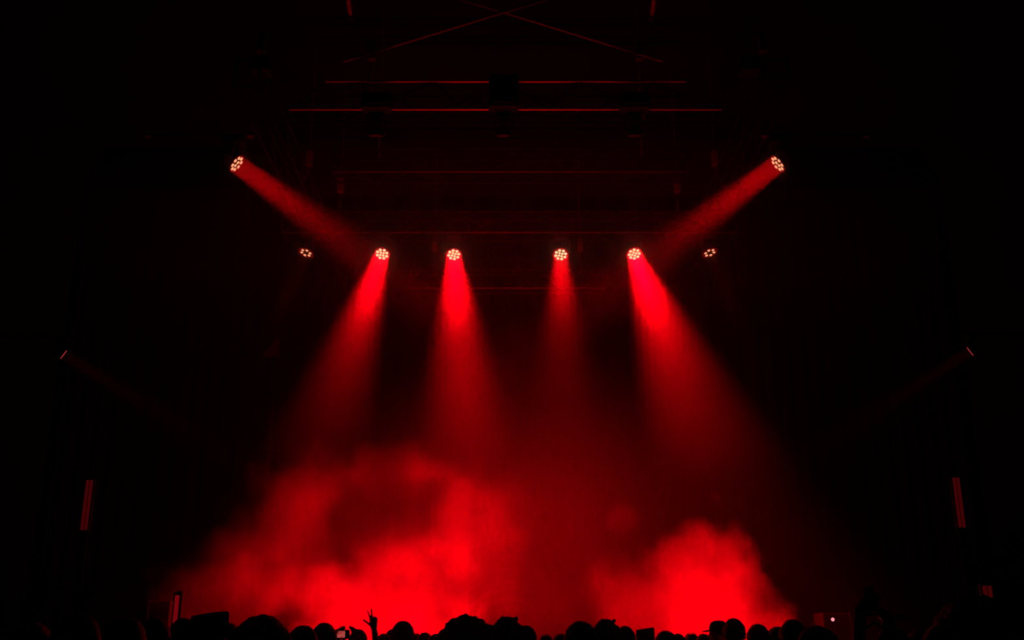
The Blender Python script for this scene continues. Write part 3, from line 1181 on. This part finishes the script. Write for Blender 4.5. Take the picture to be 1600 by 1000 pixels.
PEOPLE = [
    # px, top, D, style, label, options
    (122, 956, 3.7, 'buzz', 'person with cropped hair edged by red light at the lower left corner', dict(hairmat='hair_brown')),
    (196, 963, 5.0, 'bob', 'person with a dark bob right of the cropped-hair person, lost in shadow', {}),
    (243, 966, 6.2, 'short', 'dark person standing in front of the road case on the left', {}),
    (287, 966, 7.2, 'short', 'person right below the short bright light bar on the left', {}),
    (328, 957, 5.2, 'flat', 'person in a tall flat-topped hat at the left edge of the glow', {}),
    (358, 973, 9.4, 'short', 'person squeezed between the flat-topped hat and the big round hairdo', {}),
    (410, 961, 4.9, 'afro', 'person with a very big round hairdo, largest silhouette on the left', {}),
    (474, 977, 6.9, 'bob', 'person with a low wide head just right of the big round hairdo', {}),
    (507, 973, 8.0, 'short', 'round-headed person left of the lit phone screen', {}),
    (600, 990, 12.2, 'short', 'small far person right of the raised two-finger hand', {}),
    (614, 983, 12.4, 'short', 'far person half hidden by the left side of a taller head', {}),
    (630, 970, 8.8, 'short', 'person whose head stands alone before the brightest left smoke', {}),
    (649, 989, 13.0, 'bob', 'tiny far head touching the right of the lone head before the left smoke', {}),
    (664, 988, 12.3, 'short', 'far person, left of two low heads beside the wide messy hair', {}),
    (682, 990, 11.2, 'bob', 'far person, right of two low heads beside the wide messy hair', {}),
    (733, 966, 6.6, 'wide', 'person with wide messy hair left of the picture centre', {}),
    (793, 963, 6.2, 'messy', 'tall person with a tuft of hair at the picture centre', {}),
    (822, 977, 9.3, 'short', 'person half hidden behind the tufted head on its right', {}),
    (853, 991, 12.6, 'short', 'small lone head in the gap right of the picture centre', {}),
    (876, 990, 11.4, 'short', 'small head just left of the pair of taller heads', {}),
    (907, 970, 6.6, 'bob', 'left one of the two tall heads right of the picture centre', dict(hairmat='hair_brown')),
    (947, 967, 7.5, 'messy', 'right one of the two tall heads right of the picture centre', {}),
    (977, 978, 10.2, 'short', 'smaller head leaning against the right tall head', {}),
    (1008, 981, 10.6, 'flat', 'person in a flat-topped hat in front of the right smoke cloud', {}),
    (1040, 985, 9.9, 'bob', 'low wide head right of the flat-topped hat before the right smoke', {}),
    (1059, 990, 11.6, 'short', 'small low head second right of the flat-topped hat', {}),
    (1080, 988, 13.4, 'short', 'far round head left of the capped person', {}),
    (1099, 990, 12.6, 'short', 'far small head tucked directly beside the capped person', {}),
    (1123, 969, 12.0, 'cap', 'person in a peaked cap seen in profile facing left', dict(turn=PI / 2)),
    (1146, 966, 9.3, 'short', 'round-headed person directly right of the peaked cap', {}),
    (1184, 975, 8.8, 'short', 'person at the right foot of the right smoke cloud', {}),
    (1214, 979, 10.2, 'bob', 'person half hidden left of a tall head outside the right smoke', {}),
    (1238, 968, 7.4, 'short', 'tall head just outside the right edge of the red glow', {}),
    (1276, 977, 4.9, 'long', 'long-haired person whose left side is rimmed red below the pilot lamp', dict(hairmat='hair_brown')),
    (1478, 959, 7.3, 'buzz', 'person with red-lit ears left of the big dark head at the right', {}),
    (1541, 942, 3.0, 'wide', 'big dark head at the lower right with a red rim on its left side', dict(hairmat='hair_brown')),
    (1438, 984, 6.3, 'short', 'dark person right of the phone held flat overhead', {}),
    (560, 983, 10.5, 'short', 'person raising two fingers in front of the left smoke', dict(pr='vsign', long_=False)),
    (52, 972, 5.0, 'short', 'person with one arm raised at the far left edge', dict(pr='wave', long_=False)),
    (1393, 979, 6.0, 'short', 'person holding a phone up in the left hand at the right', dict(pl='phone_one', long_=False)),
]
for (px, top, D, style, label, kw) in PEOPLE:
    person(px, top, D, style, label, **kw)


def phone(loc, rot, size, label, lit=None):
    """slab phone: screen faces local -Y, width along X, height along Z."""
    root = empty('phone', loc)
    root.rotation_euler = rot
    tag(root, label, 'phone')
    wd, ht = size
    bm = bmesh.new()
    add_box(bm, (0, 0, 0), (wd, 0.006, ht), bevel=0.002)
    from_bm('shell', bm, M['phone'], root)
    bm = bmesh.new()
    for sx in (-1, 1):
        add_box(bm, (sx * wd / 2, 0, 0), (0.003, 0.007, ht - 0.01))
        add_box(bm, (0, 0, sx * ht / 2), (wd - 0.01, 0.007, 0.003))
    from_bm('metal_edge', bm, M['phone_edge'], root)
    bm = bmesh.new()
    add_box(bm, (0, -0.0035, 0), (wd - 0.008, 0.001, ht - 0.008))
    sc = from_bm('screen', bm, M['phone_dark'], root)
    if lit:
        x0, x1, z0, z1 = lit
        bm = bmesh.new()
        add_box(bm, ((x0 + x1) / 2, -0.0045, (z0 + z1) / 2), (x1 - x0, 0.001, z1 - z0))
        from_bm('lit_picture', bm, M['screen'], sc)
    bm = bmesh.new()
    add_box(bm, (-wd * 0.36, 0.004, ht * 0.25), (0.02, 0.003, 0.02), bevel=0.003)
    from_bm('camera_bump', bm, M['phone_edge'], root)
    return root


def phone_holder(px, py, D, size, style, label, plabel, lit=None, tilt=(0, 0, 0)):
    """person holding a phone level with both hands; phone centre on (px, py)."""
    c = at(px, py, D)
    k = (c.z) / 1.85
    r, _ = person(px, py, D - 0.33 * k, style, label, pl='phone_two', pr='phone_two', long_=False, height=TOPZ[style] * k)
    phone((c.x, D, c.z), tilt, size, plabel, lit)


phone_holder(533, 991, 9.0, (0.142, 0.07), 'short', 'person filming with a phone, screen glowing pink, left of the two-finger hand',
             'phone held level with a small pinkish picture on its screen', lit=(-0.034, 0.034, -0.027, 0.026))
phone_holder(1395, 966, 6.9, (0.155, 0.075), 'short', 'person holding a phone flat over the forehead at the right',
             'unlit phone held flat, its long thin edge catching red light', tilt=(math.radians(-62), math.radians(-5), 0))
holder = [o for o in bpy.data.objects if o.get('label', '').startswith('person holding a phone up in the left hand')][0]
c = holder.location + (V3(-0.11, 0.24, 1.845) + V3(0.655, 0.05, 0.755) * 0.105 + V3(0.01, -0.03, 0.012)) * holder.scale.x
phone(c, (0, math.radians(-14), math.radians(6)), (0.068, 0.14), 'unlit phone gripped in a raised left hand at the right')
